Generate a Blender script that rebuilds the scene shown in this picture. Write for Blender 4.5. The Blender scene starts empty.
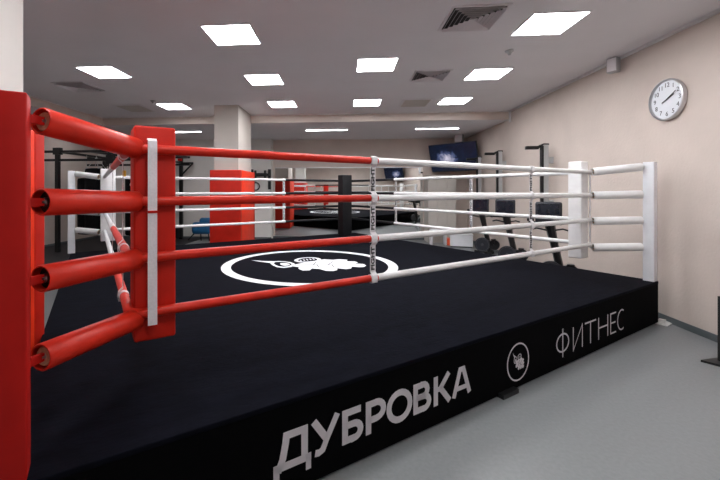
import bpy, bmesh, math, random
from mathutils import Vector, Matrix
random.seed(7)
PI = math.pi
scene = bpy.context.scene
COL = scene.collection

# ------------------------------------------------------------------ camera, world, exposure
F, CX, CY, YAW, H = 373.32, 314.23, 190.54, math.radians(-4.70), 1.6044
cd = bpy.data.cameras.new('camera')
cam = bpy.data.objects.new('camera', cd)
COL.objects.link(cam)
cd.sensor_width = 36.0
cd.lens = F / 720 * 36
cd.shift_x = (360 - CX) / 720
cd.shift_y = -(240 - CY) / 720
cd.clip_start = 0.05
cam.location = (0, 0, H)
cam.rotation_euler = (PI / 2, 0, -YAW)
scene.camera = cam
scene.view_settings.view_transform = 'Standard'
scene.view_settings.look = 'None'
scene.view_settings.gamma = 1
scene.view_settings.use_curve_mapping = False
scene.view_settings.exposure = 0.06
w = bpy.data.worlds.new('world')
scene.world = w
w.use_nodes = True
w.node_tree.nodes['Background'].inputs[0].default_value = (0.5, 0.5, 0.52, 1)
w.node_tree.nodes['Background'].inputs[1].default_value = 0.15
PANEL_E = 31.5
LINE_E = 22.0

CEIL, LOW = 3.507, 3.31
WX, LX = 3.928, -6.3            # right wall, left end of the high ceiling
FARL, BACK, REAR = -8.4, 12.38, -1.5
RW, RD, ZT, AN = 6.2126, 6.1052, 0.5072, math.radians(35.408)
FL = Vector((-1.2843, 1.2463, 0))
U = Vector((math.cos(AN), math.sin(AN), 0)); V = Vector((-math.sin(AN), math.cos(AN), 0))


def R(a, b, z=0.0):
    return FL + U * a + V * b + Vector((0, 0, z))


# ------------------------------------------------------------------ materials
def mat(name, col, rough=0.6, metal=0.0, noise=0.0, nscale=8.0, bump=0.0, bscale=60.0, emit=0.0, spec=0.5, stretch=None, col2=None):
    m = bpy.data.materials.new(name)
    m.use_nodes = True
    nt = m.node_tree
    b = nt.nodes['Principled BSDF']
    b.inputs['Base Color'].default_value = (*col, 1)
    b.inputs['Roughness'].default_value = rough
    b.inputs['Metallic'].default_value = metal
    b.inputs['Specular IOR Level'].default_value = spec
    if emit:
        b.inputs['Emission Color'].default_value = (*col, 1)
        b.inputs['Emission Strength'].default_value = emit
    tc = nt.nodes.new('ShaderNodeTexCoord')
    mp = nt.nodes.new('ShaderNodeMapping')
    nt.links.new(tc.outputs['Object'], mp.inputs[0])
    if stretch:
        mp.inputs['Scale'].default_value = stretch
    n = nt.nodes.new('ShaderNodeTexNoise')
    n.inputs['Scale'].default_value = nscale
    n.inputs['Detail'].default_value = 5
    nt.links.new(mp.outputs[0], n.inputs['Vector'])
    r = nt.nodes.new('ShaderNodeValToRGB')
    a = noise if noise else 0.03
    c2 = col2 if col2 else tuple(min(1, c * (1 + a)) for c in col)
    r.color_ramp.elements[0].color = (*[c * (1 - a) for c in col], 1)
    r.color_ramp.elements[1].color = (*c2, 1)
    r.color_ramp.elements[0].position = 0.3
    r.color_ramp.elements[1].position = 0.7
    nt.links.new(n.outputs['Fac'], r.inputs[0])
    nt.links.new(r.outputs[0], b.inputs['Base Color'])
    if bump:
        n2 = nt.nodes.new('ShaderNodeTexNoise')
        n2.inputs['Scale'].default_value = bscale
        n2.inputs['Detail'].default_value = 4
        nt.links.new(mp.outputs[0], n2.inputs['Vector'])
        bp = nt.nodes.new('ShaderNodeBump')
        bp.inputs['Strength'].default_value = bump
        bp.inputs['Distance'].default_value = 0.01
        nt.links.new(n2.outputs['Fac'], bp.inputs['Height'])
        nt.links.new(bp.outputs[0], b.inputs['Normal'])
    return m


M = dict(
    wall=mat('beige_plaster', (0.61, 0.52, 0.465), 0.75, noise=0.04, nscale=2.5, bump=0.25, bscale=30),
    wall2=mat('cream_plaster', (0.74, 0.71, 0.67), 0.75, noise=0.03, nscale=2.5, bump=0.2, bscale=30),
    ceil=mat('ceiling_paint', (0.82, 0.80, 0.82), 0.8, noise=0.02, nscale=1.5),
    ceil2=mat('low_ceiling_paint', (0.80, 0.78, 0.80), 0.8, noise=0.02, nscale=1.5),
    floor=mat('grey_vinyl', (0.205, 0.214, 0.218), 0.38, noise=0.07, nscale=40, bump=0.05, bscale=200),
    rubber=mat('black_rubber', (0.012, 0.012, 0.015), 0.6, noise=0.3, nscale=60),
    base=mat('baseboard_grey', (0.10, 0.115, 0.12), 0.5),
    crown=mat('crown_paint', (0.78, 0.76, 0.76), 0.6),
    canvas=mat('navy_canvas', (0.0039, 0.0043, 0.0078), 0.9, noise=0.32, nscale=6, bump=0.4, bscale=25, stretch=(1, 2.2, 1), spec=0.05),
    skirt=mat('black_skirt', (0.0016, 0.0016, 0.002), 0.85, noise=0.3, nscale=20, spec=0.05),
    print_w=mat('white_print', (0.78, 0.78, 0.80), 0.6, noise=0.04, nscale=20),
    print_g=mat('grey_print', (0.64, 0.61, 0.64), 0.6, noise=0.04, nscale=20),
    red=mat('red_vinyl', (0.60, 0.024, 0.010), 0.38, spec=0.3, noise=0.12, nscale=10, bump=0.12, bscale=18),
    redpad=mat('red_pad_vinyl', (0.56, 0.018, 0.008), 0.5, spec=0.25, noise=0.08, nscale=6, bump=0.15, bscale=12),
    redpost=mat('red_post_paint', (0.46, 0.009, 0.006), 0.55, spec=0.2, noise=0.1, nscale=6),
    redlit=mat('red_pad_vinyl_lit', (0.90, 0.045, 0.010), 0.5, spec=0.25, noise=0.05, nscale=6),  # brighter copy of the pad red, painted on the side the light falls on
    white=mat('white_vinyl', (0.80, 0.79, 0.79), 0.4, noise=0.04, nscale=12, bump=0.08, bscale=20),
    whitep=mat('white_paint', (0.78, 0.79, 0.82), 0.4),
    black=mat('black_vinyl', (0.008, 0.008, 0.010), 0.5, noise=0.2, nscale=12, spec=0.3),
    bagm=mat('black_bag_canvas', (0.004, 0.004, 0.005), 0.7, noise=0.3, nscale=12, spec=0.15),
    blackm=mat('black_metal', (0.012, 0.012, 0.013), 0.35, metal=0.2),
    blackr=mat('black_plastic', (0.018, 0.02, 0.028), 0.4),
    steel=mat('steel', (0.55, 0.55, 0.56), 0.3, metal=1.0),
    grey=mat('grey_plastic', (0.42, 0.42, 0.42), 0.5),
    foam=mat('tan_foam', (0.52, 0.34, 0.22), 0.8, noise=0.25, nscale=60),
    dark=mat('dark_gap', (0.01, 0.009, 0.009), 0.9),
    strap=mat('white_webbing', (0.80, 0.78, 0.80), 0.7, noise=0.06, nscale=80, bump=0.3, bscale=150),
    lamp=mat('light_diffuser', (0.96, 0.97, 1.0), 0.5, emit=PANEL_E),
    line=mat('linear_diffuser', (0.96, 0.96, 1.0), 0.5, emit=LINE_E),
    vent=mat('vent_enamel', (0.78, 0.75, 0.77), 0.5),
    ventd=mat('vent_dark', (0.03, 0.028, 0.028), 0.8),
    blue=mat('blue_vinyl', (0.015, 0.13, 0.30), 0.45, noise=0.1, nscale=10),
    yellow=mat('yellow_plastic', (0.7, 0.5, 0.05), 0.5),
    orange=mat('orange_plastic', (0.85, 0.12, 0.04), 0.5),
    clockf=mat('clock_face', (0.72, 0.74, 0.78), 0.3),
    clockr=mat('clock_rim', (0.62, 0.62, 0.64), 0.3, metal=0.7),
    rim=mat('dark_rim', (0.06, 0.06, 0.065), 0.4),
    ink=mat('black_ink', (0.02, 0.02, 0.022), 0.5),
    colp=mat('column_plaster', (0.60, 0.54, 0.49), 0.75, noise=0.03, nscale=2.5),
    panel=mat('pale_board', (0.58, 0.54, 0.49), 0.6, noise=0.04, nscale=3),
)


def mirror_mat():
    m = mat('mirror_silver', (0.86, 0.88, 0.87), 0.015, metal=1.0)
    b = m.node_tree.nodes['Principled BSDF']
    for l in list(m.node_tree.links):
        if l.to_socket == b.inputs['Base Color']:
            m.node_tree.links.remove(l)
    b.inputs['Base Color'].default_value = (0.86, 0.88, 0.87, 1)
    return m


M['mirror'] = mirror_mat()


def tv_mat():
    m = bpy.data.materials.new('tv_picture')
    m.use_nodes = True
    nt = m.node_tree
    b = nt.nodes['Principled BSDF']
    b.inputs['Roughness'].default_value = 0.25
    b.inputs['Base Color'].default_value = (0.01, 0.012, 0.02, 1)
    tc = nt.nodes.new('ShaderNodeTexCoord')
    mp = nt.nodes.new('ShaderNodeMapping')
    mp.inputs['Location'].default_value = (0.45, 0, 0.05)
    mp.inputs['Scale'].default_value = (2.3, 1, 3.2)
    nt.links.new(tc.outputs['Object'], mp.inputs[0])
    g = nt.nodes.new('ShaderNodeTexGradient'); g.gradient_type = 'SPHERICAL'
    nt.links.new(mp.outputs[0], g.inputs[0])
    n = nt.nodes.new('ShaderNodeTexNoise')
    n.inputs['Scale'].default_value = 4.5; n.inputs['Detail'].default_value = 6; n.inputs['Distortion'].default_value = 1.2
    nt.links.new(tc.outputs['Object'], n.inputs['Vector'])
    mu = nt.nodes.new('ShaderNodeMath'); mu.operation = 'MULTIPLY'
    nt.links.new(g.outputs['Fac'], mu.inputs[0]); nt.links.new(n.outputs['Fac'], mu.inputs[1])
    ad = nt.nodes.new('ShaderNodeMath'); ad.operation = 'MULTIPLY_ADD'
    nt.links.new(n.outputs['Fac'], ad.inputs[0]); ad.inputs[1].default_value = 0.35
    nt.links.new(mu.outputs[0], ad.inputs[2])
    r = nt.nodes.new('ShaderNodeValToRGB')
    e = r.color_ramp.elements
    e[0].position = 0.10; e[0].color = (0.002, 0.004, 0.010, 1)
    e[1].position = 0.72; e[1].color = (0.55, 0.52, 0.62, 1)
    x = e.new(0.27); x.color = (0.005, 0.010, 0.030, 1)
    x = e.new(0.38); x.color = (0.06, 0.08, 0.17, 1)
    nt.links.new(ad.outputs[0], r.inputs[0])
    nt.links.new(r.outputs[0], b.inputs['Emission Color'])
    b.inputs['Emission Strength'].default_value = 1.0
    return m


M['tv'] = tv_mat()


# ------------------------------------------------------------------ mesh helpers
def box(bm, lo, hi, mx=None, bev=0.0):
    c = [(a + b) / 2 for a, b in zip(lo, hi)]
    s = [abs(b - a) for a, b in zip(lo, hi)]
    r = bmesh.ops.create_cube(bm, size=1, matrix=Matrix.Translation(c) @ Matrix.Diagonal((*s, 1)))
    vs = r['verts']
    if bev:
        es = list({e for v in vs for e in v.link_edges})
        q = bmesh.ops.bevel(bm, geom=es, offset=bev, segments=3, profile=0.5, affect='EDGES')
        vs = list({v for f in q['faces'] for v in f.verts} | {v for v in vs if v.is_valid})
        seen, st = set(vs), list(vs)
        while st:
            for e in st.pop().link_edges:
                for v in e.verts:
                    if v not in seen:
                        seen.add(v); st.append(v)
        vs = list(seen)
    if mx:
        bmesh.ops.transform(bm, matrix=mx, verts=vs)
    return vs


def cyl(bm, p0, p1, r, seg=16, r2=None, caps=True):
    p0, p1 = Vector(p0), Vector(p1)
    d = p1 - p0
    q = d.to_track_quat('Z', 'Y').to_matrix().to_4x4()
    return bmesh.ops.create_cone(bm, cap_ends=caps, segments=seg, radius1=r, radius2=r if r2 is None else r2, depth=d.length,
                                 matrix=Matrix.Translation((p0 + p1) / 2) @ q)['verts']


def sweep(bm, pts, r, seg=10, closed=False, caps=True):
    pts = [Vector(p) for p in pts]
    n = len(pts)
    rings = []
    up = Vector((0, 0, 1))
    for i, p in enumerate(pts):
        if closed:
            t = pts[(i + 1) % n] - pts[i - 1]
        else:
            t = pts[min(i + 1, n - 1)] - pts[max(i - 1, 0)]
        t.normalize()
        uu = up if abs(t.z) < 0.95 else Vector((1, 0, 0))
        s = t.cross(uu).normalized(); k = s.cross(t).normalized()
        rr = r[i] if isinstance(r, (list, tuple)) else r
        rings.append([bm.verts.new(p + (s * math.cos(a) + k * math.sin(a)) * rr) for a in [2 * PI * j / seg for j in range(seg)]])
    for i in range(n if closed else n - 1):
        A, B = rings[i], rings[(i + 1) % n]
        for j in range(seg):
            bm.faces.new((A[j], A[(j + 1) % seg], B[(j + 1) % seg], B[j]))
    if not closed and caps:
        bm.faces.new(rings[0][::-1]); bm.faces.new(rings[-1])


def tube(bm, p0, p1, ro, ri, seg=28):
    """open ended hollow tube"""
    p0, p1 = Vector(p0), Vector(p1)
    d = (p1 - p0).normalized()
    s = d.cross(Vector((0, 0, 1))).normalized(); k = s.cross(d)
    prof = [(p0, ri), (p0 - d * .0, ro - .004), (p0 + d * .006, ro), (p1 - d * .006, ro), (p1, ro - .004), (p1, ri)]
    rings = [[bm.verts.new(p + (s * math.cos(2 * PI * j / seg) + k * math.sin(2 * PI * j / seg)) * r) for j in range(seg)] for p, r in prof]
    m = len(rings)
    for i in range(m):
        A, B = rings[i], rings[(i + 1) % m]
        for j in range(seg):
            bm.faces.new((A[j], A[(j + 1) % seg], B[(j + 1) % seg], B[j]))


def lathe(bm, prof, seg=24, mx=None):
    rings = []
    for r, z in prof:
        rings.append([bm.verts.new((r * math.cos(2 * PI * j / seg), r * math.sin(2 * PI * j / seg), z)) for j in range(seg)])
    for A, B in zip(rings, rings[1:]):
        for j in range(seg):
            bm.faces.new((A[j], A[(j + 1) % seg], B[(j + 1) % seg], B[j]))
    bm.faces.new(rings[0][::-1]); bm.faces.new(rings[-1])
    if mx:
        bmesh.ops.transform(bm, matrix=mx, verts=[v for q in rings for v in q])


def prism(bm, pts, h, mx=None):
    """polygon pts (x, y) pulled up by h"""
    a = [bm.verts.new((x, y, 0)) for x, y in pts]
    b = [bm.verts.new((x, y, h)) for x, y in pts]
    n = len(pts)
    f1 = bm.faces.new(a[::-1]); f2 = bm.faces.new(b)
    for i in range(n):
        bm.faces.new((a[i], a[(i + 1) % n], b[(i + 1) % n], b[i]))
    if mx:
        bmesh.ops.transform(bm, matrix=mx, verts=a + b)
    bmesh.ops.triangulate(bm, faces=[f1, f2])


def annulus(bm, ro, ri, h, c=(0, 0), seg=72, mx=None):
    rings = []
    for r, z in ((ri, 0), (ro, 0), (ro, h), (ri, h)):
        rings.append([bm.verts.new((c[0] + r * math.cos(2 * PI * j / seg), c[1] + r * math.sin(2 * PI * j / seg), z)) for j in range(seg)])
    for i in range(4):
        A, B = rings[i], rings[(i + 1) % 4]
        for j in range(seg):
            bm.faces.new((A[j], A[(j + 1) % seg], B[(j + 1) % seg], B[j]))
    if mx:
        bmesh.ops.transform(bm, matrix=mx, verts=[v for q in rings for v in q])


def stroke(bm, pts, wd, h, closed=False, mx=None):
    """flat mitred stroke of width wd through 2D points"""
    P = []
    for p in pts:
        if not P or (Vector(p) - P[-1]).length > 1e-4:
            P.append(Vector(p))
    n = len(P)
    L, Rr = [], []
    for i in range(n):
        a = P[i - 1] if (i > 0 or closed) else None
        b = P[(i + 1) % n] if (i < n - 1 or closed) else None
        d1 = (P[i] - a).normalized() if a is not None else None
        d2 = (b - P[i]).normalized() if b is not None else None
        if d1 is None: d1 = d2
        if d2 is None: d2 = d1
        n1 = Vector((-d1.y, d1.x)); n2 = Vector((-d2.y, d2.x))
        m = (n1 + n2)
        m = m.normalized() if m.length > 1e-6 else n1
        k = wd / 2 / max(0.7, m.dot(n1))
        L.append(P[i] + m * k); Rr.append(P[i] - m * k)
    vs = []
    lo = [[bm.verts.new((*q, 0)) for q in S] for S in (L, Rr)]
    hi = [[bm.verts.new((*q, h)) for q in S] for S in (L, Rr)]
    vs = lo[0] + lo[1] + hi[0] + hi[1]
    for i in range(n if closed else n - 1):
        j = (i + 1) % n
        bm.faces.new((hi[0][i], hi[1][i], hi[1][j], hi[0][j]))
        bm.faces.new((lo[0][j], lo[1][j], lo[1][i], lo[0][i]))
        bm.faces.new((lo[0][i], hi[0][i], hi[0][j], lo[0][j]))
        bm.faces.new((lo[1][j], hi[1][j], hi[1][i], lo[1][i]))
    if not closed:
        bm.faces.new((lo[0][0], lo[1][0], hi[1][0], hi[0][0])); bm.faces.new((lo[0][-1], hi[0][-1], hi[1][-1], lo[1][-1]))
    if mx:
        bmesh.ops.transform(bm, matrix=mx, verts=vs)


def text_mesh(s, size, off=0.0, ext=0.0008):
    c = bpy.data.curves.new('lettering', 'FONT')
    c.body = s; c.size = size; c.offset = off; c.extrude = ext
    c.align_x = 'CENTER'; c.align_y = 'CENTER'
    o = bpy.data.objects.new('lettering', c)
    COL.objects.link(o)
    dg = bpy.context.evaluated_depsgraph_get()
    me = bpy.data.meshes.new_from_object(o.evaluated_get(dg))
    bpy.data.objects.remove(o); bpy.data.curves.remove(c)
    return me


def add_text(bm, s, size, mx, off=0.0, ext=0.0008, sx=1.0):
    me = text_mesh(s, size, off, ext)
    n0 = len(bm.verts)
    bm.from_mesh(me)
    bm.verts.ensure_lookup_table()
    bmesh.ops.transform(bm, matrix=mx @ Matrix.Diagonal((sx, 1, 1, 1)), verts=bm.verts[n0:])
    bpy.data.meshes.remove(me)


def B():
    return bmesh.new()


def obj(name, bm, m, parent=None, smooth=None, label=None):
    bmesh.ops.recalc_face_normals(bm, faces=bm.faces)
    me = bpy.data.meshes.new(name)
    bm.to_mesh(me); bm.free()
    me.materials.append(M[m] if isinstance(m, str) else m)
    if smooth:
        for p in me.polygons:
            p.use_smooth = True
        me.set_sharp_from_angle(angle=math.radians(smooth))
    o = bpy.data.objects.new(name, me)
    COL.objects.link(o)
    if parent:
        o.parent = parent
    if label:
        o['label'] = label
    return o


def thing(name, label, cat, loc=(0, 0, 0), rz=0.0, group=None):
    o = bpy.data.objects.new(name, None)
    o.empty_display_size = 0.1
    COL.objects.link(o)
    o.location = loc; o.rotation_euler = (0, 0, rz)
    return tag(o, label, cat, group)


def tag(o, label, cat, group=None):
    o['label'] = label; o['category'] = cat
    if group:
        o['group'] = group
    return o


def struct(name, bm, m):
    o = obj(name, bm, m)
    o['kind'] = 'structure'
    return o


def dup(root, loc, rz, label, group=None):
    r = root.copy(); COL.objects.link(r)
    r.location = loc; r.rotation_euler = (0, 0, rz)
    r['label'] = label
    if group:
        r['group'] = group
    for ch in list(root.children):
        c = ch.copy(); COL.objects.link(c); c.parent = r
        for g in list(ch.children):
            d = g.copy(); COL.objects.link(d); d.parent = c
    return r


def sbox(name, lo, hi, m):
    bm = B(); box(bm, lo, hi)
    return struct(name, bm, m)


# ------------------------------------------------------------------ the room
T = 0.15
sbox('floor', (FARL - T, REAR - T, -0.1), (WX + T, BACK + T, 0), 'floor')
sbox('wall_right', (WX, REAR - T, 0), (WX + T, BACK + T, CEIL + .1), 'wall')
sbox('wall_rear', (FARL - T, REAR - T, 0), (WX, REAR, CEIL + .1), 'wall')
sbox('wall_left', (FARL - T, REAR, 0), (FARL, BACK + T, LOW), 'wall')
sbox('wall_back', (FARL, BACK, 0), (WX, BACK + T, LOW), 'wall')
sbox('wall_back_niche', (FARL, BACK - .3, 0), (-2.40, BACK, LOW), 'wall2')
sbox('ceiling', (LX, REAR, CEIL), (WX, 9.28, CEIL + .1), 'ceil')
sbox('ceiling_back', (FARL, 9.28, LOW), (WX, BACK + T, CEIL + .1), 'ceil2')
sbox('ceiling_left', (FARL, REAR, LOW), (LX, 9.28, CEIL + .1), 'ceil2')
sbox('trim_1', (LX + .012, 9.265, LOW - .004), (WX, 9.28, CEIL), 'wall')
sbox('trim_2', (LX, REAR, LOW - .004), (LX + .012, 9.28, CEIL), 'wall')
# crown mouldings
sbox('trim_3', (WX - .04, REAR, CEIL - .035), (WX, 9.26, CEIL), 'crown')
sbox('trim_4', (LX + .012, 9.24, CEIL - .022), (WX - .03, 9.265, CEIL), 'crown')
sbox('trim_5', (LX + .012, REAR, CEIL - .022), (LX + .035, 9.24, CEIL), 'crown')
sbox('trim_6', (WX - .03, 9.20, LOW - .08), (WX, 9.26, CEIL), 'crown')
sbox('trim_7', (FARL + .02, BACK - .32, LOW - .02), (-2.40, BACK - .3, LOW), 'crown')
sbox('trim_8', (-2.40, BACK - .02, LOW - .02), (WX, BACK, LOW), 'crown')
sbox('baseboard_right', (WX - .015, REAR, 0), (WX, BACK, .075), 'base')
sbox('baseboard_back', (-2.40, BACK - .015, 0), (WX - .015, BACK, .075), 'base')
sbox('baseboard_niche', (FARL + .02, BACK - .315, 0), (-2.40, BACK - .3, .075), 'base')
sbox('baseboard_left', (FARL, REAR, 0), (FARL + .015, BACK - .3, .075), 'base')
bm = B(); box(bm, (FARL + .02, 6.9, 0), (-4.75, BACK - .32, .012))
tag(obj('rubber_flooring', bm, 'rubber'), 'black rubber flooring under the punching bags, left beyond the ring', 'rubber mat')


# columns, wrapped in red padding at the foot
def column(name, x0, y0, x1, y1, m):
    return sbox(name, (x0, y0, 0), (x1, y1, CEIL), m)


column('wall_column', -2.91, 8.13, -2.36, 9.262, 'colp')
column('wall_column_near', -2.95, 1.90, -2.385, 2.59, 'wall2')


def col_pad(x0, y0, x1, y1, label, m='redpad', top=2.05, yopen=None, p=.075):
    t = thing('column_padding', label, 'column padding', ((x0 + x1) / 2, (y0 + y1) / 2, 0), 0, 'red padding round the columns')
    cx, cy = (x0 + x1) / 2, (y0 + y1) / 2
    hx, hy = (x1 - x0) / 2 + .002, (y1 - y0) / 2 + .002
    b = B(); box(b, (-hx - p, -hy - p, .03), (hx + p, -hy, top), bev=.012); obj('pad_panel', b, m, t, 40)
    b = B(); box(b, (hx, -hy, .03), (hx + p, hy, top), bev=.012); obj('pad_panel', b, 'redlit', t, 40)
    b = B(); box(b, (-hx - p, -hy, .03), (-hx, hy, top), bev=.012); obj('pad_panel', b, m, t, 40)
    if yopen is None:
        b = B(); box(b, (-hx - p, hy, .03), (hx + p, hy + p, top), bev=.012); obj('pad_panel', b, m, t, 40)
    return t


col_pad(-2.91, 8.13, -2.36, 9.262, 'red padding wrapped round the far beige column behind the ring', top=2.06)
t = col_pad(-2.95, 1.90, -2.385, 2.59, 'red padding with its lit side painted brighter on the near left column, beside the red ring post', p=.092)
b = B(); box(b, (.377, .215, 1.15), (.381, .245, 1.80)); obj('pale_strip', b, 'white', t, label='thin pale strip')  # thin pale vertical strip on the right face of the padding

# mirror on the back wall, pale cupboards to its right
t = thing('wall_mirror', 'large wall mirror reflecting the ring on the back wall', 'mirror', (0, BACK, 0))
b = B(); box(b, (-2.33, -.012, .10), (2.52, -.002, 2.35)); obj('mirror_glass', b, 'mirror', t)
b = B()
box(b, (-2.35, -.018, 2.35), (2.54, -.002, 2.372)); box(b, (-2.35, -.018, .08), (2.54, -.002, .10))
obj('mirror_edge', b, 'steel', t)
t = thing('wardrobe', 'pale tall wardrobe with flat doors in the far right corner', 'wardrobe', (2.98, 12.02, 0))
b = B(); box(b, (-.42, -.25, 0), (.42, .34, 2.08)); obj('body', b, 'panel', t)
for i in range(3):
    b = B(); box(b, (-.415 + i * .278, -.27, .06), (-.145 + i * .278, -.25, 2.07), bev=.004); d = obj('door', b, 'panel', t)
    b = B(); box(b, (-.17 + i * .278, -.285, 1.0), (-.158 + i * .278, -.27, 1.15)); obj('handle', b, 'steel', d)

# ------------------------------------------------------------------ lights
P2 = 0.28
lights = [(2.028, 4.18, 'ceiling light panel nearest the wall clock'), (-1.65, 4.18, 'ceiling light panel nearest, left of the picture centre'),
          (-1.65, 6.02, 'ceiling light panel second from front in the left-centre row'), (-1.65, 7.85, 'ceiling light panel beside the far beige column, at the end of its row'),
          (-4.12, 5.42, 'ceiling light panel far left, above the red corner pad'), (-4.12, 7.86, 'ceiling light panel farthest left, next to the grey ceiling outlet'),
          (0.193, 5.42, 'ceiling light panel in the middle of the ceiling, nearer one of its row'), (0.193, 7.86, 'small ceiling light panel in the middle near the beam'),
          (2.03, 6.02, 'ceiling light panel on the right beside the second air vent'), (2.03, 7.85, 'ceiling light panel farthest right, near the beam above the television'),
          (2.028, 2.34, 'ceiling light panel behind the camera on the right'), (-1.65, 1.30, 'ceiling light panel behind the camera on the left'),
          (-4.12, 2.4, 'ceiling light panel over the left side of the room, outside the picture'), (0.193, 2.90, 'ceiling light panel above the near rope, just over the top of the picture'),
          (0.193, 0.2, 'ceiling light panel behind the camera in the middle')]
first = None
for x, y, lb in lights:
    if first is None:
        first = thing('ceiling_light', lb, 'ceiling light', (x + P2, y + P2, CEIL), 0, 'square light panels in the ceiling')
        b = B()
        for s in (-1, 1):
            box(b, (-P2 - .015, s * P2 - .0075 + s * .0075, -.012), (P2 + .015, s * P2 + .0075 + s * .0075, -.001))
            box(b, (s * P2 - .0075 + s * .0075, -P2, -.012), (s * P2 + .0075 + s * .0075, P2, -.001))
        obj('frame', b, 'ceil2', first)
        b = B(); box(b, (-P2, -P2, -.008), (P2, P2, -.001)); obj('diffuser', b, 'lamp', first)
    else:
        dup(first, (x + P2, y + P2, CEIL), 0, lb)
first = None
for x, lb in ((-.51, 'linear light on the low back ceiling, middle one above the black ring corner'), (2.50, 'linear light on the low back ceiling, near the television'),
              (-4.70, 'linear light on the low back ceiling, seen beside the red corner pad'),
              (-7.40, 'linear light on the low back ceiling over the training rig, hidden by the red tubes'),
              (-7.41, 'added linear light brightening the left wall, hidden by the red post')):  # last one is an extra lamp out of view, added to brighten the left wall
    if first is None:
        first = thing('linear_light', lb, 'linear light', (x, 10.42, LOW), 0, 'linear lights on the low ceiling')
        b = B(); box(b, (-.58, -.045, -.02), (.58, .045, -.001)); obj('housing', b, 'whitep', first)
        b = B(); box(b, (-.57, -.04, -.026), (.57, .04, -.02)); obj('diffuser', b, 'line', first)
    else:
        dup(first, (x, 10.42 if x != -7.41 else 8.3, LOW), 0, lb)


def vent(x, y, s, label, slats=6):
    t = thing('air_vent', label, 'air vent', (x, y, CEIL), 0, 'square air vents in the ceiling')
    b = B()
    h = s / 2
    for k in (-1, 1):
        box(b, (-h, min(k * h, k * (h - .03)), -.014), (h, max(k * h, k * (h - .03)), -.001))
        box(b, (min(k * h, k * (h - .03)), -h + .03, -.014), (max(k * h, k * (h - .03)), h - .03, -.001))
    obj('frame', b, 'vent', t)
    b = B(); box(b, (-h + .03, -h + .03, -.004), (h - .03, h - .03, -.001)); obj('backing', b, 'ventd', t)
    b = B()
    n = slats
    for i in range(n):
        r0 = (h - .035) * (1 - i / n); r1 = r0 - (h - .035) / n * .44
        z0, z1 = -.006, -.032
        # a sloping square louvre: outer edge up at r0, inner edge lower
        o_ = [(-r0, -r0), (r0, -r0), (r0, r0), (-r0, r0)]
        i_ = [(-r1, -r1), (r1, -r1), (r1, r1), (-r1, r1)]
        q = [[b.verts.new((x_, y_, z)) for x_, y_ in s_] for s_, z in ((o_, z1), (i_, z0), (i_, z0 - .002), (o_, z1 - .002))]
        for a in range(4):
            A, C = q[a], q[(a + 1) % 4]
            for j in range(4):
                b.faces.new((A[j], A[(j + 1) % 4], C[(j + 1) % 4], C[j]))
    obj('louvre', b, 'vent', t)
    return t


vent(1.40, 4.24, .60, 'slatted square ceiling vent nearest, between the two big light panels')
vent(1.40, 6.30, .58, 'slatted square ceiling vent, second in line from the front')
vent(-4.85, 6.45, .60, 'dark slatted square ceiling vent on the left, beside the far left light')
t = thing('ceiling_cassette', 'grey ceiling cassette outlet with grille, near the beam', 'ceiling outlet', (1.52, 8.25, CEIL), 0, 'grey outlet cassettes')
b = B(); box(b, (-.33, -.36, -.012), (.33, .36, -.001), bev=.004); obj('frame', b, 'vent', t)
b = B()
for i in range(9):
    box(b, (-.27, -.3 + i * .07, -.02), (.27, -.268 + i * .07, -.012))
obj('grille', b, 'panel', t)
dup(t, (-4.82, 8.25, CEIL), 0, 'grey ceiling cassette outlet left, above the red corner pad')


def sensor(x, y, label):
    t = thing('smoke_detector', label, 'smoke detector', (x, y, CEIL), 0, 'smoke detectors')
    b = B(); lathe(b, [(.055, -.001), (.055, -.012), (.03, -.03), (.018, -.055), (.012, -.06)], 20); obj('housing', b, 'grey', t, 35)
    return t


sensor(2.23, 5.28, 'small round smoke detector on the ceiling, right of the near vent')
sensor(-4.05, 7.60, 'small round smoke detector on the ceiling, left near the far light')


def speaker(x, y, z, rz, label, k=1.0):
    t = thing('wall_speaker', label, 'speaker', (x, y, z), rz, 'small wall speakers')
    b = B(); box(b, (-.07, -.05, 0), (.07, .05, .21), bev=.018); obj('cabinet', b, 'grey', t, 40)
    b = B(); box(b, (-.058, -.056, .015), (.058, -.05, .195), bev=.003); obj('grille', b, 'vent', t)
    b = B(); cyl(b, (0, .04, .10), (0, .10, .10), .015); obj('bracket', b, 'grey', t)
    t.scale = (k, k, k)
    return t


speaker(3.82, 5.66, 3.285, -PI / 3, 'small grey speaker high on the right wall near the clock')
speaker(3.50, 11.8, 3.07, -PI / 6, 'small white speaker above the television in the far corner', 1.8)


def television(loc, rz, label):
    t = thing('television', label, 'television', loc, rz, 'televisions high in the corners')
    tilt = Matrix.Rotation(math.radians(15), 4, 'X')
    b = B(); box(b, (-.77, -.02, -.43), (.77, .03, .43), bev=.008); bmesh.ops.transform(b, matrix=tilt, verts=b.verts); obj('casing', b, 'blackr', t)
    b = B(); box(b, (-.752, -.023, -.41), (.752, -.0195, .415)); s = obj('screen', b, 'tv', t)
    s.rotation_euler = (math.radians(15), 0, 0)
    b = B(); cyl(b, (0, .03, 0), (.02, .40, .0), .025); box(b, (-.2, .03, -.15), (.2, .06, .15)); obj('wall_bracket', b, 'blackm', t)
    return t


television((3.26, 11.60, 2.61), math.radians(-45), 'large television tilted down in the far right corner, blue picture')
television((3.26, -.55, 2.72), math.radians(-135), 'second television in the rear corner, seen only in the mirror')

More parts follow.
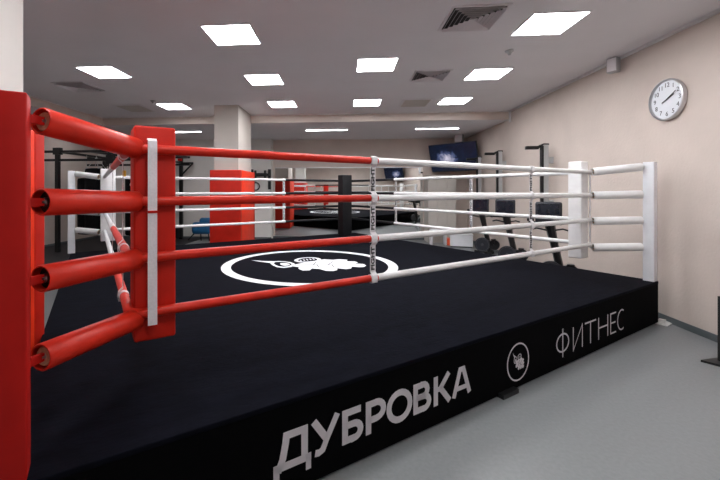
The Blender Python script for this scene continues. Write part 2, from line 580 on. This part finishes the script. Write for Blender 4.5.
# wall clock
t = thing('wall_clock', 'round white wall clock with silver rim on the right wall', 'clock', (WX, 4.87, 2.708), -PI / 2)
mx = Matrix.Rotation(PI / 2, 4, 'X')     # disc axis along local -y (out of the wall)
b = B(); lathe(b, [(.225, .002), (.245, .006), (.252, .03), (.246, .055), (.236, .060), (.228, .045), (.226, .02)], 64, mx); obj('rim', b, 'clockr', t, 40)
b = B(); lathe(b, [(.228, .022), (.228, .030)], 64, mx); obj('dial', b, 'clockf', t)
for k in range(1, 13):
    a = PI / 2 - k * PI / 6
    b = B(); add_text(b, str(k), .076, mx @ Matrix.Translation((.175 * math.cos(a), .175 * math.sin(a), .0315))); obj('numeral', b, 'ink', t)
for nm, ang, ln, wd in (('hour_hand', 2.17, .115, .014), ('minute_hand', 1.95, .155, .009)):
    b = B(); a = PI / 2 - ang * PI / 6
    d = Vector((math.cos(a), math.sin(a)))
    stroke(b, [-d * .07, d * ln], wd, .002, mx=mx @ Matrix.Translation((0, 0, .036 if nm[0] == 'h' else .040)))
    obj(nm, b, 'ink', t)

# ------------------------------------------------------------------ the boxing ring
plat = thing('ring_platform', 'raised boxing ring platform with navy canvas and black lettered skirt', 'boxing ring', FL, AN)
b = B(); box(b, (0, 0, .012), (RW, RD, ZT - .03)); obj('skirt', b, 'skirt', plat)
b = B(); box(b, (-.004, -.004, ZT - .03), (RW + .004, RD + .004, ZT), bev=.006); obj('canvas', b, 'canvas', plat, 40)
C0 = (3.107, 3.053)
em = Matrix.Translation((C0[0], C0[1], ZT + .0005))
LEAF = [(-0.17, 0.065), (0.01, 0.12), (0.10, 0.20), (0.22, 0.165), (0.31, 0.17), (0.379, 0.087), (0.47, 0.08), (0.538, 0.0), (0.47, -0.075), (0.55, -0.13), (0.546, -0.20), (0.476, -0.24), (0.54, -0.32), (0.51, -0.40), (0.44, -0.45), (0.39, -0.43), (0.34, -0.36), (0.27, -0.44), (0.2, -0.44), (0.15, -0.35), (0.09, -0.43), (0.028, -0.45), (-0.033, -0.40), (-0.04, -0.28), (-0.10, -0.22), (-0.17, -0.29), (-0.235, -0.26), (-0.235, -0.16), (-0.19, -0.08), (-0.23, 0.0)]
STEM = [(-0.49, 0.58), (-0.40, 0.46), (-0.31, 0.392), (-0.22, .30), (-.33, 0.25), (-.38, .33), (-0.446, 0.44)]
A1 = [(-0.31, 0.375), (-.38, .27), (-0.40, 0.147), (-.40, .04), (-0.35, -0.035), (-0.26, -0.03), (-0.18, .03), (-0.141, 0.107), (-.14, .21), (-0.176, 0.302), (-.24, .36)]
A2 = [(-0.035, 0.323), (.04, .385), (0.123, 0.409), (.21, .395), (0.268, 0.351), (.29, .28), (0.281, 0.203), (.23, .13), (0.158, 0.104), (.08, .10), (0.009, 0.117), (-.04, .15), (-0.06, 0.207), (-.06, .27)]


def shrink(p, k, dx=0, dy=0):
    cx = sum(q[0] for q in p) / len(p); cy = sum(q[1] for q in p) / len(p)
    return [(cx + (q[0] - cx) * k + dx, cy + (q[1] - cy) * k + dy) for q in p]


def emblem(bm_w, bm_k, s, mxx, th=.0012):
    for p in (LEAF, STEM):
        prism(bm_w, [(x * s, y * s) for x, y in p], th, mxx)
    for p in (A1, A2):
        prism(bm_w, [(x * s, y * s) for x, y in p], th * 1.5, mxx)
        prism(bm_k, [(x * s, y * s) for x, y in shrink(p, .72)], th * 2.2, mxx)
    # acorn cap scales and leaf veins
    cx = sum(q[0] for q in A2) / len(A2); cy = sum(q[1] for q in A2) / len(A2)
    for i in range(-2, 3):
        stroke(bm_w, [((cx + i * .045 - .012) * s, (cy - .035) * s), ((cx + i * .045 + .012) * s, (cy + .045) * s)], .016 * s, th * 2.9, mx=mxx)
    prism(bm_w, [(x * s, y * s) for x, y in shrink(A1, .40, .015, -.03)], th * 2.9, mxx)
    stroke(bm_k, [(-.10 * s, .02 * s), (.10 * s, -.10 * s), (.36 * s, -.26 * s)], .009 * s, th * 2.2, mx=mxx)
    for q0, q1 in (((.02, -.05), (.13, .08)), ((.16, -.14), (.33, .0)), ((.05, -.07), (.0, -.2)), ((.2, -.165), (.15, -.28))):
        stroke(bm_k, [(q0[0] * s, q0[1] * s), (q1[0] * s, q1[1] * s)], .008 * s, th * 2.2, mx=mxx)


bw, bk = B(), B()
annulus(bw, 1.284, 1.148, .0012, mx=em, seg=96)
emblem(bw, bk, 1.28, em)
obj('mat_emblem', bw, 'print_w', plat, label='white oak leaf and acorn emblem in a ring')
obj('emblem_detail', bk, 'canvas', plat)
# lettering on the skirt: local x along the front, y up
sk = Matrix.Translation((0, -.0005, 0)) @ Matrix.Rotation(PI / 2, 4, 'X')
HB, HT = .140, .338
LET = B()
S = .040


def arc(cx, cy, rx, ry, a0, a1, n=14):
    return [(cx + rx * math.cos(math.radians(a0 + (a1 - a0) * i / n)), cy + ry * math.sin(math.radians(a0 + (a1 - a0) * i / n))) for i in range(n + 1)]


def st(pts, wd=S, closed=False, z=.0012):
    stroke(LET, pts, wd, z, closed, sk)


h = S / 2
# Д
st([(1.150, HB + .0), (1.178, .20), (1.195, .28), (1.200, HT - h), (1.309, HT - h), (1.309, HB + h - .018)])
st([(1.126, HB + h), (1.350, HB + h)])
st([(1.142, HB + S), (1.142, .092)], .034)
st([(1.333, HB + S), (1.333, .092)], .032)
# У
st([(1.366, HT), (1.448, .222)], .040)
st([(1.523, HT), (1.448, .212), (1.425, .165), (1.400, .156), (1.376, .160)], .037)
# Б
st([(1.690, HT - h), (1.576, HT - h), (1.576, HB + h), (1.640, HB + h)] + arc(1.640, .201, .048, .043, -90, 90, 10) + [(1.576, .244)])
# Р
st([(1.748, HB), (1.748, HT - h), (1.800, HT - h)] + arc(1.806, .271, .060, .049, 90, -90, 10) + [(1.748, .222)])
# О
st(arc(2.000, .239, .090, .085, 0, 345, 22), closed=True)
# В
st([(2.210, HT - h), (2.140, HT - h), (2.140, HB + h), (2.210, HB + h)] + arc(2.215, .200, .050, .042, -90, 90, 10) + [(2.140, .243)])
st([(2.205, HT - h)] + arc(2.205, .281, .044, .039, 90, -90, 8) + [(2.150, .243)])
# К
st([(2.330, HB), (2.330, HT)])
st([(2.462, HT), (2.372, .245)], .038); st([(2.372, .255), (2.470, HB)], .040); st([(2.330, .246), (2.385, .246)], .034)
# А
st([(2.512, HB), (2.580, HT - .012), (2.617, HT - .012), (2.683, HB)], .037)
st([(2.545, .195), (2.655, .195)], .032)
obj('skirt_word', LET, 'print_g', plat, label='bold pale grey word ДУБРОВКА'); LET = B()
# ФИТНЕС, light weight
S2 = .015
b0, t0 = .112, .330
st([(3.990, .094), (3.990, .352)], S2)
st(arc(3.990, .225, .105, .080, 0, 345, 24), S2, True)
st([(4.178, t0), (4.178, b0), (4.350, t0), (4.350, b0)], S2)
st([(4.400, t0 - S2 / 2), (4.625, t0 - S2 / 2)], S2); st([(4.512, t0), (4.512, b0)], S2)
st([(4.680, t0), (4.680, b0)], S2); st([(4.880, t0), (4.880, b0)], S2); st([(4.680, .225), (4.880, .225)], S2)
st([(5.070, t0 - S2 / 2), (4.945, t0 - S2 / 2), (4.945, b0 + S2 / 2), (5.070, b0 + S2 / 2)], S2); st([(4.945, .225), (5.055, .225)], S2)
st(arc(5.205, .221, .098, .105, 62, 298, 18), S2)
obj('skirt_word', LET, 'print_g', plat, label='thin pale grey word ФИТНЕС'); LET = B()
# round badge
annulus(LET, .153, .141, .0012, mx=sk @ Matrix.Translation((3.295, .215, 0)), seg=64)
bk = B()
emblem(LET, bk, .150, sk @ Matrix.Translation((3.295, .215, 0)), th=.0009)
obj('skirt_badge', LET, 'print_g', plat, label='round pale grey oak leaf badge')
obj('badge_detail', bk, 'skirt', plat)
# feet
for a, bb in ((.25, .30), (RW - .3, .3), (RW - .3, 3.0), (.3, 3.0), (.3, RD - .3), (3.1, RD - .3), (RW - .3, RD - .3)):
    b = B(); box(b, (a - .09, bb - .09, 0), (a + .09, bb + .09, .04)); obj('foot', b, 'blackm', plat)
b = B(); box(b, (3.03, -.045, .0), (3.23, .05, .034)); obj('foot', b, 'blackm', plat)
b = B(); box(b, (RW - .06, -.10, .0), (RW + .14, .02, .012), bev=.003); box(b, (RW - .0, -.06, .012), (RW + .05, .0, .05)); obj('anchor_plate', b, 'white', plat, label='white metal anchor plate')

LEV = [.925, 1.232, 1.545, 1.835]
TH0 = [.915, 1.24, 1.557, 1.893]
TH1 = [.890, 1.222, 1.543, 1.839]
IN = .50


def post(ca, cb, da, db, m, cm, label, top=1.95, k0=.135, k1=.475, s=.112, ro=.050):
    """corner post with four covered tensioners running diagonally inwards; da, db = inward signs"""
    t = thing('ring_post', label, 'ring post', R(ca, cb, ZT), AN, 'boxing ring corner posts')
    b = B(); x0, x1 = sorted((da * .004, da * s)); y0, y1 = sorted((db * .004, db * s))
    box(b, (x0, y0, .001), (x1, y1, top - ZT), bev=.006); obj('upright', b, m, t, 40)
    for i in range(4):
        p0 = Vector((da * k0, db * k0, TH0[i] - ZT)); p1 = Vector((da * k1, db * k1, TH1[i] - ZT))
        d = (p1 - p0).normalized()
        b = B(); tube(b, p0, p1, ro, ro - .008); c = obj('tensioner_cover', b, cm, t, 50)
        b = B(); tube(b, p0 + d * (.012 if i in (0, 3) else .04), p1 - d * .012, ro - (.0165 if i in (0, 3) else .0085), .017 if i in (0, 3) else ro - .013); obj('foam_liner', b, 'foam', c, 50)
        b = B(); cyl(b, p0 + d * .0, p1 + d * .04, .010, 12); cyl(b, p0 + d * .015, p0 + d * .04, .019, 6); obj('tensioner_rod', b, 'steel', c, 50)
        b = B(); q0 = Vector((da * .09, db * .09, p0.z)); q1 = p0 + d * .012; e = Vector((-(q1 - q0).y, (q1 - q0).x, 0)).normalized() * .008; hz = .017
        vs = [b.verts.new(q + e * k + Vector((0, 0, g * hz))) for q in (q0, q1) for k in (-1, 1) for g in (-1, 1)]
        for f in ((0, 1, 3, 2), (4, 6, 7, 5), (0, 4, 5, 1), (2, 3, 7, 6), (0, 2, 6, 4), (1, 5, 7, 3)):
            b.faces.new([vs[j] for j in f])
        obj('lug', b, m, t)
        b = B(); cyl(b, p0 + d * .035, p0 + d * .04, ro - .009, 24); obj('tube_shade_disc', b, 'dark', c)  # dark disc standing in for the shade inside the tube
    return t


post(0, 0, 1, 1, 'redpost', 'red', 'thick red ring post at the near left corner, cut by the frame', top=1.975, k0=.14, k1=.535, s=.112, ro=.057)
post(RW, 0, -1, 1, 'whitep', 'white', 'white ring post at the right corner beside the wall', k1=.485, k0=.12)
post(-.05, RD, 1, -1, 'whitep', 'white', 'white ring post at the far left corner of the ring')
post(RW - .22, RD, -1, -1, 'black', 'black', 'black ring post at the far corner in front of the mirror')


def pad(ca, cb, da, db, m, label, strap=False, wa=.222, wb=.175, z0=.755, oa=.53):
    t = thing('corner_pad', label, 'corner pad', R(ca + da * oa, cb + db * .53, z0), AN, 'boxing ring corner pads')
    x0, x1 = sorted((0, da * wa)); y0, y1 = sorted((0, db * wb))
    b = B()
    vs = box(b, (x0, y0, 0), (x1, y1, 1.97 - z0), bev=.014)
    obj('cushion', b, m, t, 40)
    b = B(); box(b, (x0 + .01, y0 - .0015, .02), (x0 + .014, y0 + .003, 1.195)); obj('seam', b, m, t)
    for z in (TH1 if not strap else []):
        pass
    if strap:
        b = B()
        pr = []
        for z in (.09, .215, .44, .52, .70, .83, 1.02, 1.135, 1.185):
            pr.append(z)
        # webbing runs down the outside of the ropes
        prof = [(-.061, .105), (-.062, .15), (-.061, .25), (-.059, .45), (-.061, .55), (-.060, .75), (-.061, .85), (-.060, 1.0), (-.062, 1.08), (-.058, 1.125), (-.035, 1.14), (-.004, 1.135)]
        A = [[b.verts.new((.088 + k * .024, y + o, z)) for y, z in prof] for k in (-1, 1) for o in (0, .003)]
        n = len(prof)
        q = [A[0], A[2], A[3], A[1]]
        for i in range(n - 1):
            for j in range(4):
                b.faces.new((q[j][i], q[(j + 1) % 4][i], q[(j + 1) % 4][i + 1], q[j][i + 1]))
        for i in (0, n - 1):
            b.faces.new([q[j][i] for j in range(4)])
        sb = obj('strap', b, 'strap', t, label='white webbing strap holding the pad to the ropes')
        b = B(); box(b, (.064, -.066, .725), (.112, -.060, .738)); obj('strap_stitching', b, 'redpad', sb)
    return t


pad(0, 0, 1, 1, 'redpad', 'tall red corner pad with a white webbing strap', True, wb=.23, oa=.522)
pad(RW, 0, -1, 1, 'white', 'white corner pad at the right corner of the ring', wa=.175, wb=.155, oa=.495)
pad(-.09, RD, 1, -1, 'white', 'white corner pad at the far left corner of the ring')
pad(RW - .09, RD, -1, -1, 'black', 'black corner pad at the far corner in front of the mirror', wa=.26, wb=.21, z0=.56)

t = thing('rope_lacing', 'thin white cord tying the ropes together at the right corner', 'rope cord', R(RW - .485, .515, LEV[0]), AN)
b = B(); cyl(b, (0, 0, -.02), (0, 0, LEV[3] - LEV[0] + .02), .009, 8); obj('cord', b, 'strap', t, 60)
# ropes: each level is one loop with coloured sleeves
FA1, FA2 = 2.19, 4.36
RB1, RB2 = 2.267, 4.065
BA2 = 3.93
LB1, LB2 = 2.4, .95
rad = .09


def rope_path(i0, i1):
    pass


def corner(ca, cb, a0, a1, n=8):
    return [(ca + rad * math.cos(math.radians(a0 + (a1 - a0) * i / n)), cb + rad * math.sin(math.radians(a0 + (a1 - a0) * i / n))) for i in range(n + 1)]


def lerp(p, q, n=8):
    return [(p[0] + (q[0] - p[0]) * i / n, p[1] + (q[1] - p[1]) * i / n) for i in range(n + 1)]


x0, x1, y0, y1 = IN, RW - .455, IN, RD - IN
names = ['lowest of the four ring ropes running round the ring', 'second ring rope from the bottom, at knee height above the canvas',
         'third ring rope from the bottom, just below the top one', 'topmost of the four ring ropes round the ring']
for i, z in enumerate(LEV):
    t = thing('ring_rope', names[i], 'ring rope', R(0, 0, z), AN, 'boxing ring ropes')

    def piece(name, pts, m, lb, r=.027):
        b = B()
        sweep(b, [(a, c, 0) for a, c in pts], r, 14)
        obj(name, b, m, t, 60, lb)

    piece('rope_sleeve', [(x0, LB1)] + lerp((x0, LB1), (x0, y0 + rad))[1:] + corner(x0 + rad, y0 + rad, 180, 270) + lerp((x0 + rad, y0), (FA1 + .045, y0))[1:], 'red', 'red sleeve round the near left corner')
    piece('rope_sleeve', lerp((FA1 + .045, y0), (x1 - rad, y0)) + corner(x1 - rad, y0 + rad, -90, 0) + lerp((x1, y0 + rad), (x1, RB2))[1:], 'white', 'white sleeve round the right corner')
    piece('rope_sleeve', lerp((x1, RB2), (x1, y1 - rad)) + corner(x1 - rad, y1 - rad, 0, 90) + lerp((x1 - rad, y1), (BA2, y1))[1:], 'black', 'black sleeve round the far corner', .026)
    piece('rope_sleeve', lerp((BA2, y1), (x0 + rad, y1)) + corner(x0 + rad, y1 - rad, 90, 180) + lerp((x0, y1 - rad), (x0, LB1))[1:], 'white', 'white sleeve round the far left corner')

# rope spacer straps with FIGHT printed on them; local x along the rope, -y outwards
first = None
SP = [(FA1, y0, 0, 'white spacer strap reading FIGHT on the near ropes, at the red to white change'),
      (FA2, y0, 0, 'white spacer strap on the near ropes, right one, before the exercise machines'),
      (x1, RB1, PI / 2, 'white spacer strap on the right side ropes, nearer the right corner'),
      (x1, RB2, PI / 2, 'white spacer strap on the right side ropes where black turns to white'),
      (BA2, y1, PI, 'white spacer strap on the far ropes where white turns to black'),
      (x0, LB2, -PI / 2, 'white spacer strap with yellow tag on the left ropes, close to the red pad'),
      (x0, LB1, -PI / 2, 'white spacer strap on the left side ropes where red turns to white')]


def spacer(a, bb, rot, label, side):
    t = thing('rope_spacer', label, 'rope spacer strap', R(a, bb, LEV[0]), AN + rot, 'spacer straps between the ring ropes')
    hw = .026
    b = B()
    pts = []
    top = LEV[3] - LEV[0]
    zz = [l - LEV[0] for l in LEV]
    sd = -1
    # webbing weaves past the ropes
    prof = [(0, -.034, -.03)]
    prof = []
    for k, z in enumerate(zz):
        prof += [(sd * .006 * (0 if k == 0 else 1), z - .052), (sd * .031, z - .028), (sd * .034, z), (sd * .031, z + .028), (sd * .006, z + .052)]
        if k < 3:
            prof += [(sd * .006, z + .15)]
    prof = [p for p in prof if -.031 <= p[1] <= top + .031]
    prof = [(0.0, -.034)] + prof + [(0.0, top + .036)]
    q = []
    for dx, o in ((-hw, 0), (hw, 0), (hw, .0025), (-hw, .0025)):
        q.append([b.verts.new((dx, y - o, z)) for y, z in prof])
    n = len(prof)
    for i in range(n - 1):
        for j in range(4):
            b.faces.new((q[j][i], q[(j + 1) % 4][i], q[(j + 1) % 4][i + 1], q[j][i + 1]))
    for i in (0, n - 1):
        b.faces.new([q[j][i] for j in range(4)])
    s_ = obj('webbing', b, 'strap', t)
    for z in zz:
        b = B(); cyl(b, (-.026, 0, z), (.026, 0, z), .0305, 20); obj('rope_loop', b, 'strap', t, 50)
    for k in range(3):
        b = B()
        zc = (zz[k] + zz[k + 1]) / 2
        if side < 0:
            mxx = Matrix.Translation((.0, -.0096, zc)) @ Matrix.Rotation(PI / 2, 4, 'X') @ Matrix.Rotation(PI / 2, 4, 'Z')
        else:
            mxx = Matrix.Translation((.0, -.0048, zc)) @ Matrix.Rotation(PI, 4, 'Z') @ Matrix.Rotation(PI / 2, 4, 'X') @ Matrix.Rotation(PI / 2, 4, 'Z')
        add_text(b, 'FIGHT', .045, mxx, off=.0016, ext=.0008, sx=1.45)
        obj('printed_word', b, 'ink', s_, label='black printed word FIGHT')
    return t


for k, (a, bb, rot, lb) in enumerate(SP):
    t = spacer(a, bb, rot, lb, -1 if k < 2 else 1)
    if a == x0 and bb == LB2:
        b = B(); box(b, (-.018, -.010, .77), (.018, .012, .81), bev=.006); obj('tag', b, 'yellow', t, label='yellow tag')

# ------------------------------------------------------------------ machines by the right wall
tw = None
for x, y, z, lb in ((3.76, 7.42, 2.47, 'grey and black pulley column fixed to the right wall, nearest the white corner pad'),
                    (3.76, 9.50, 2.56, 'grey and black pulley tower on the right wall, middle of three'),
                    (3.76, 10.9, 2.54, 'grey and black pulley tower farthest along the right wall, beside the television')):
    t = thing('pulley_tower', lb, 'pulley machine', (x, y, 0), 0, 'pulley towers along the right wall')
    b = B(); box(b, (-.02, -.045, 1.12), (.07, .045, z), bev=.006); obj('column', b, 'grey', t, 40)
    b = B(); box(b, (-.055, -.05, 1.12), (-.02, .035, z - .02), bev=.004); obj('guide_rail', b, 'blackm', t, 40)
    for zb in (1.3, z - .35):
        b = B(); box(b, (.069, -.03, zb), (WX - x, .03, zb + .12), bev=.004); obj('wall_bracket', b, 'grey', t)
    b = B()
    box(b, (-.33, -.04, z - .085), (-.10, .04, z - .02), bev=.012)
    sweep(b, [(-.12, 0, z - .045), (-.05, 0, z - .02), (.0, 0, z + .01), (.09, 0, z + .012)], [.022, .03, .024, .02], 8)
    sweep(b, [(-.05, 0, z - .10), (-.03, 0, z - .03)], .02, 8)
    obj('pulley_arm', b, 'blackm', t, 40)
mc = None
for x, y, lb in ((3.30, 6.33, 'black cardio machine with a big dark screen, nearest the white corner pad'),
                 (3.30, 7.97, 'black cardio machine with a big dark screen, middle of three'),
                 (3.30, 9.37, 'black cardio machine with a big dark screen, farthest, beside the white chest')):
    a = math.radians(-28)
    if mc is None:
        mc = thing('exercise_machine', lb, 'exercise machine', (x, y, 0), a, 'cardio machines along the right wall')
        t = mc
        b = B(); box(b, (-.20, -.03, 1.06), (.17, .02, 1.42), bev=.03); obj('screen_housing', b, 'blackr', t, 40)
        b = B(); box(b, (-.17, -.036, 1.14), (.13, -.029, 1.39)); obj('screen', b, mat('screen_glass', (.008, .012, .022), .15), t)
        b = B(); box(b, (-.30, -.02, 1.05), (.17, .10, 1.10), bev=.015); box(b, (-.32, -.02, 1.10), (-.22, .06, 1.15), bev=.01); obj('console_shelf', b, 'blackm', t, 40)
        b = B()
        sweep(b, [(0.0, .05, 1.06), (.05, .06, .80), (.14, .09, .35), (.17, .12, .12)], [.075, .06, .055, .06], 8); obj('stem', b, 'blackm', t, 30)
        b = B(); sweep(b, [(-.25, -.02, .97), (-.18, .0, .99), (-.05, .03, .96), (.05, .03, .96), (.18, .0, .99), (.25, -.02, .97)], .014, 8)
        cyl(b, (.0, .03, .96), (.0, .05, 1.0), .02); obj('handlebar', b, 'blackm', t, 50)
        b = B(); box(b, (-.28, .05, 0), (.30, .13, .06), bev=.01); box(b, (-.26, .60, 0), (.20, .68, .06), bev=.01); box(b, (.06, .05, .05), (.20, .66, .12), bev=.01); obj('base_frame', b, 'blackm', t, 40)
        b = B(); cyl(b, (.02, .0, .29), (.02, .09, .29), .17, 32); f = obj('flywheel', b, 'blackr', t, 40)
        b = B(); annulus(b, .155, .14, .008, mx=Matrix.Translation((.02, 0, .29)) @ Matrix.Rotation(PI / 2, 4, 'X'), seg=32); cyl(b, (.02, 0, .29), (.02, -.015, .29), .03); obj('flywheel_rim', b, 'rim', f)
        b = B(); cyl(b, (.28, .02, .30), (.28, .10, .30), .12, 28); box(b, (.02, .02, .30), (.28, .10, .40), bev=.02); obj('drive_cover', b, 'blackm', t, 40)
        b = B(); cyl(b, (.28, -.10, .30), (.28, .02, .30), .018, 10); box(b, (.26, -.03, .30), (.30, .0, .44)); obj('crank', b, 'blackm', t)
        for sx, z in ((.23, .44),):
            b = B(); box(b, (sx, -.13, z - .015), (sx + .10, -.03, z + .015), bev=.006); obj('pedal', b, 'blackm', t)
    else:
        dup(mc, (x, y, 0), a, lb)

t = thing('storage_chest', 'low white chest with an orange corner, on the floor beyond the ring', 'chest', (3.30, 10.95, 0), math.radians(-14))
b = B(); box(b, (-.30, -.2, .04), (.30, .2, .34), bev=.01); obj('body', b, 'whitep', t)
b = B(); box(b, (-.31, -.22, .34), (.31, .22, .38), bev=.008); obj('lid', b, 'whitep', t)
b = B(); box(b, (-.38, -.215, .05), (-.305, .1, .24), bev=.01); obj('corner_block', b, 'orange', t)
b = B(); box(b, (-.28, -.17, 0), (.28, .17, .04)); obj('plinth', b, 'base', t)
t = thing('step_platform', 'small white step stool near the pale wardrobe', 'step stool', (2.75, 11.35, 0))
b = B(); box(b, (-.22, -.14, .42), (.22, .14, .46), bev=.008); obj('top', b, 'whitep', t)
for sx in (-.2, .2):
    b = B(); box(b, (sx - .02, -.13, 0), (sx + .02, .13, .42)); obj('leg', b, 'whitep', t)

# slim stand cut by the right frame edge
t = thing('floor_stand', 'slim dark stand with a flat foot at the right edge', 'stand', (3.42, 3.76, 0))
b = B()
prism(b, [(-.10, .02), (.0, -.10), (.22, -.06), (.22, .12)], .02, None)
obj('foot', b, 'blackm', t)
b = B(); box(b, (.045, -.02, .02), (.085, .02, .62)); obj('pole', b, 'dark', t)

# ------------------------------------------------------------------ left side: rig, bags
t = thing('training_rig', 'tall black training rig holding the punching bags', 'training rig', (-6.7, 9.1, .012))
for px, py in ((-.72, 0), (.72, 0), (-.72, 1.9), (.72, 1.9)):
    b = B(); box(b, (px - .045, py - .045, 0), (px + .045, py + .045, 2.62)); obj('upright', b, 'blackm', t)
b = B()
for zz in (2.60, 2.38):
    box(b, (-1.3, -.03, zz - .03), (2.0, .03, zz + .03)); box(b, (-1.3, 1.87, zz - .03), (2.0, 1.93, zz + .03))
box(b, (-.75, 0, 2.57), (-.69, 1.9, 2.63)); box(b, (.69, 0, 2.57), (.75, 1.9, 2.63)); box(b, (1.9, 0, 2.57), (1.96, 1.9, 2.63)); box(b, (.15, 0, 2.57), (.21, 1.9, 2.63))
box(b, (.62, -.05, 2.25), (.82, .05, 2.50)); box(b, (-.82, -.05, 2.52), (-.62, .05, 2.70))
obj('crossbar', b, 'blackm', t)


def bag(x, y, ztop, zbot, r, label, hz=2.57, logo=False):
    t = thing('punching_bag', label, 'punching bag', (x, y, zbot), 0, 'black punching bags hanging from the rig')
    hh = ztop - zbot
    b = B(); lathe(b, [(r * .5, 0), (r * .92, .02), (r, .06), (r, hh - .08), (r * .93, hh - .02), (r * .5, hh)], 28); obj('bag_body', b, 'bagm', t, 40)
    b = B()
    for k in range(4):
        a = PI / 4 + k * PI / 2
        cyl(b, (r * .85 * math.cos(a), r * .85 * math.sin(a), hh - .02), (0, 0, hh + .30), .008, 6)
    cyl(b, (0, 0, hh + .29), (0, 0, hz - zbot), .008, 6)
    obj('chain', b, 'steel', t)
    if logo:
        b = B(); annulus(b, .06, .03, .004, mx=Matrix.Translation((0.06, -r + .0, hh - .22)) @ Matrix.Rotation(PI / 2, 4, 'X'), seg=20); obj('badge', b, 'print_w', t, label='round white badge')
    return t


bag(-6.64, 9.5, 2.20, .45, .27, 'thick black punching bag behind the white tube frame, highest one')
bag(-7.10, 9.75, 1.95, .40, .22, 'black punching bag left of the thickest one')
bag(-5.62, 9.6, 1.98, .40, .24, 'black punching bag with a round white badge, right beside the red pad', logo=True)

# wall mounted pull-up frame behind
t = thing('pull_up_frame', 'tall black wall frame with slanted bracket, right behind the red corner pad', 'pull-up frame', (-5.40, 11.95, .012))
for px in (-.95, 0):
    b = B(); box(b, (px - .05, -.05, 0), (px + .05, .05, 2.66)); obj('upright', b, 'blackm', t)
b = B(); box(b, (-1.0, -.55, 2.48), (.05, -.50, 2.54)); box(b, (-.03, -.55, 2.48), (.03, .0, 2.54)); box(b, (-.98, -.55, 2.48), (-.92, 0, 2.54)); obj('pull_up_bar', b, 'blackm', t)
b = B(); cyl(b, (0.0, -.03, 2.50), (.42, -.03, 2.50), .028, 8); cyl(b, (0.0, -.03, 2.08), (.41, -.03, 2.49), .028, 8); obj('bracket', b, 'blackm', t)
b = B(); cyl(b, (-.02, -.14, .05), (-.02, -.14, .42), .11, 20); obj('weight_bumper', b, 'black', t, 40)
b = B(); box(b, (-.07, -.12, 2.56), (.07, -.05, 2.72), bev=.01); obj('hook_pad', b, 'redpost', t, label='dark red padded hook')

t = thing('exercise_cushion', 'blue exercise cushion leaning by the pale wall, left of the red column padding', 'cushion', (-4.55, 11.55, 0))
b = B(); box(b, (-.30, -.12, .22), (.30, .12, .60), bev=.10); box(b, (-.08, -.05, .46), (.38, .14, .74), bev=.09); obj('cushion', b, 'blue', t, 50)
for p0, p1 in (((-.42, -.05, .03), (-.18, 0, .30)), ((.25, .02, .0), (.22, 0, .30)), ((-.05, .1, 0), (-.05, .05, .30))):
    b = B(); cyl(b, p0, p1, .02, 8); obj('support_leg', b, 'blackm', t)

# speed bag station on the niche wall
t = thing('speed_bag_station', 'black wall mounted speed bag bracket right of the red column padding', 'boxing station', (-2.74, 12.08, 1.64))
for sx in (-.30, .28):
    b = B(); box(b, (sx - .045, -.05, 0), (sx + .045, -.001, .66)); obj('wall_rail', b, 'blackm', t)
b = B(); box(b, (-.30, -.12, .44), (.28, -.05, .52)); cyl(b, (-.22, -.09, .48), (.20, -.09, .48), .055, 12); box(b, (-.20, -.14, .38), (-.14, -.05, .62)); box(b, (.12, -.14, .38), (.18, -.05, .62)); obj('crossbar', b, 'blackm', t)
b = B(); cyl(b, (-.30, -.10, .34), (.26, -.10, .34), .02, 8); obj('rope_bar', b, 'yellow', t)
t2 = thing('speed_bag', 'small white speed bag hanging on the black wall bracket', 'speed bag', (-2.90, 12.0, 1.62))
b = B(); lathe(b, [(.01, 0), (.045, .03), (.06, .08), (.035, .15), (.01, .22)], 18); obj('bag_body', b, 'print_w', t2, 50)
b = B(); cyl(b, (0, 0, .26), (0, 0, .36), .012, 8); annulus(b, .14, .10, .02, mx=Matrix.Translation((0, -.0, .12)) @ Matrix.Rotation(PI / 2, 4, 'X'), seg=28); obj('swivel', b, 'blackm', t2)
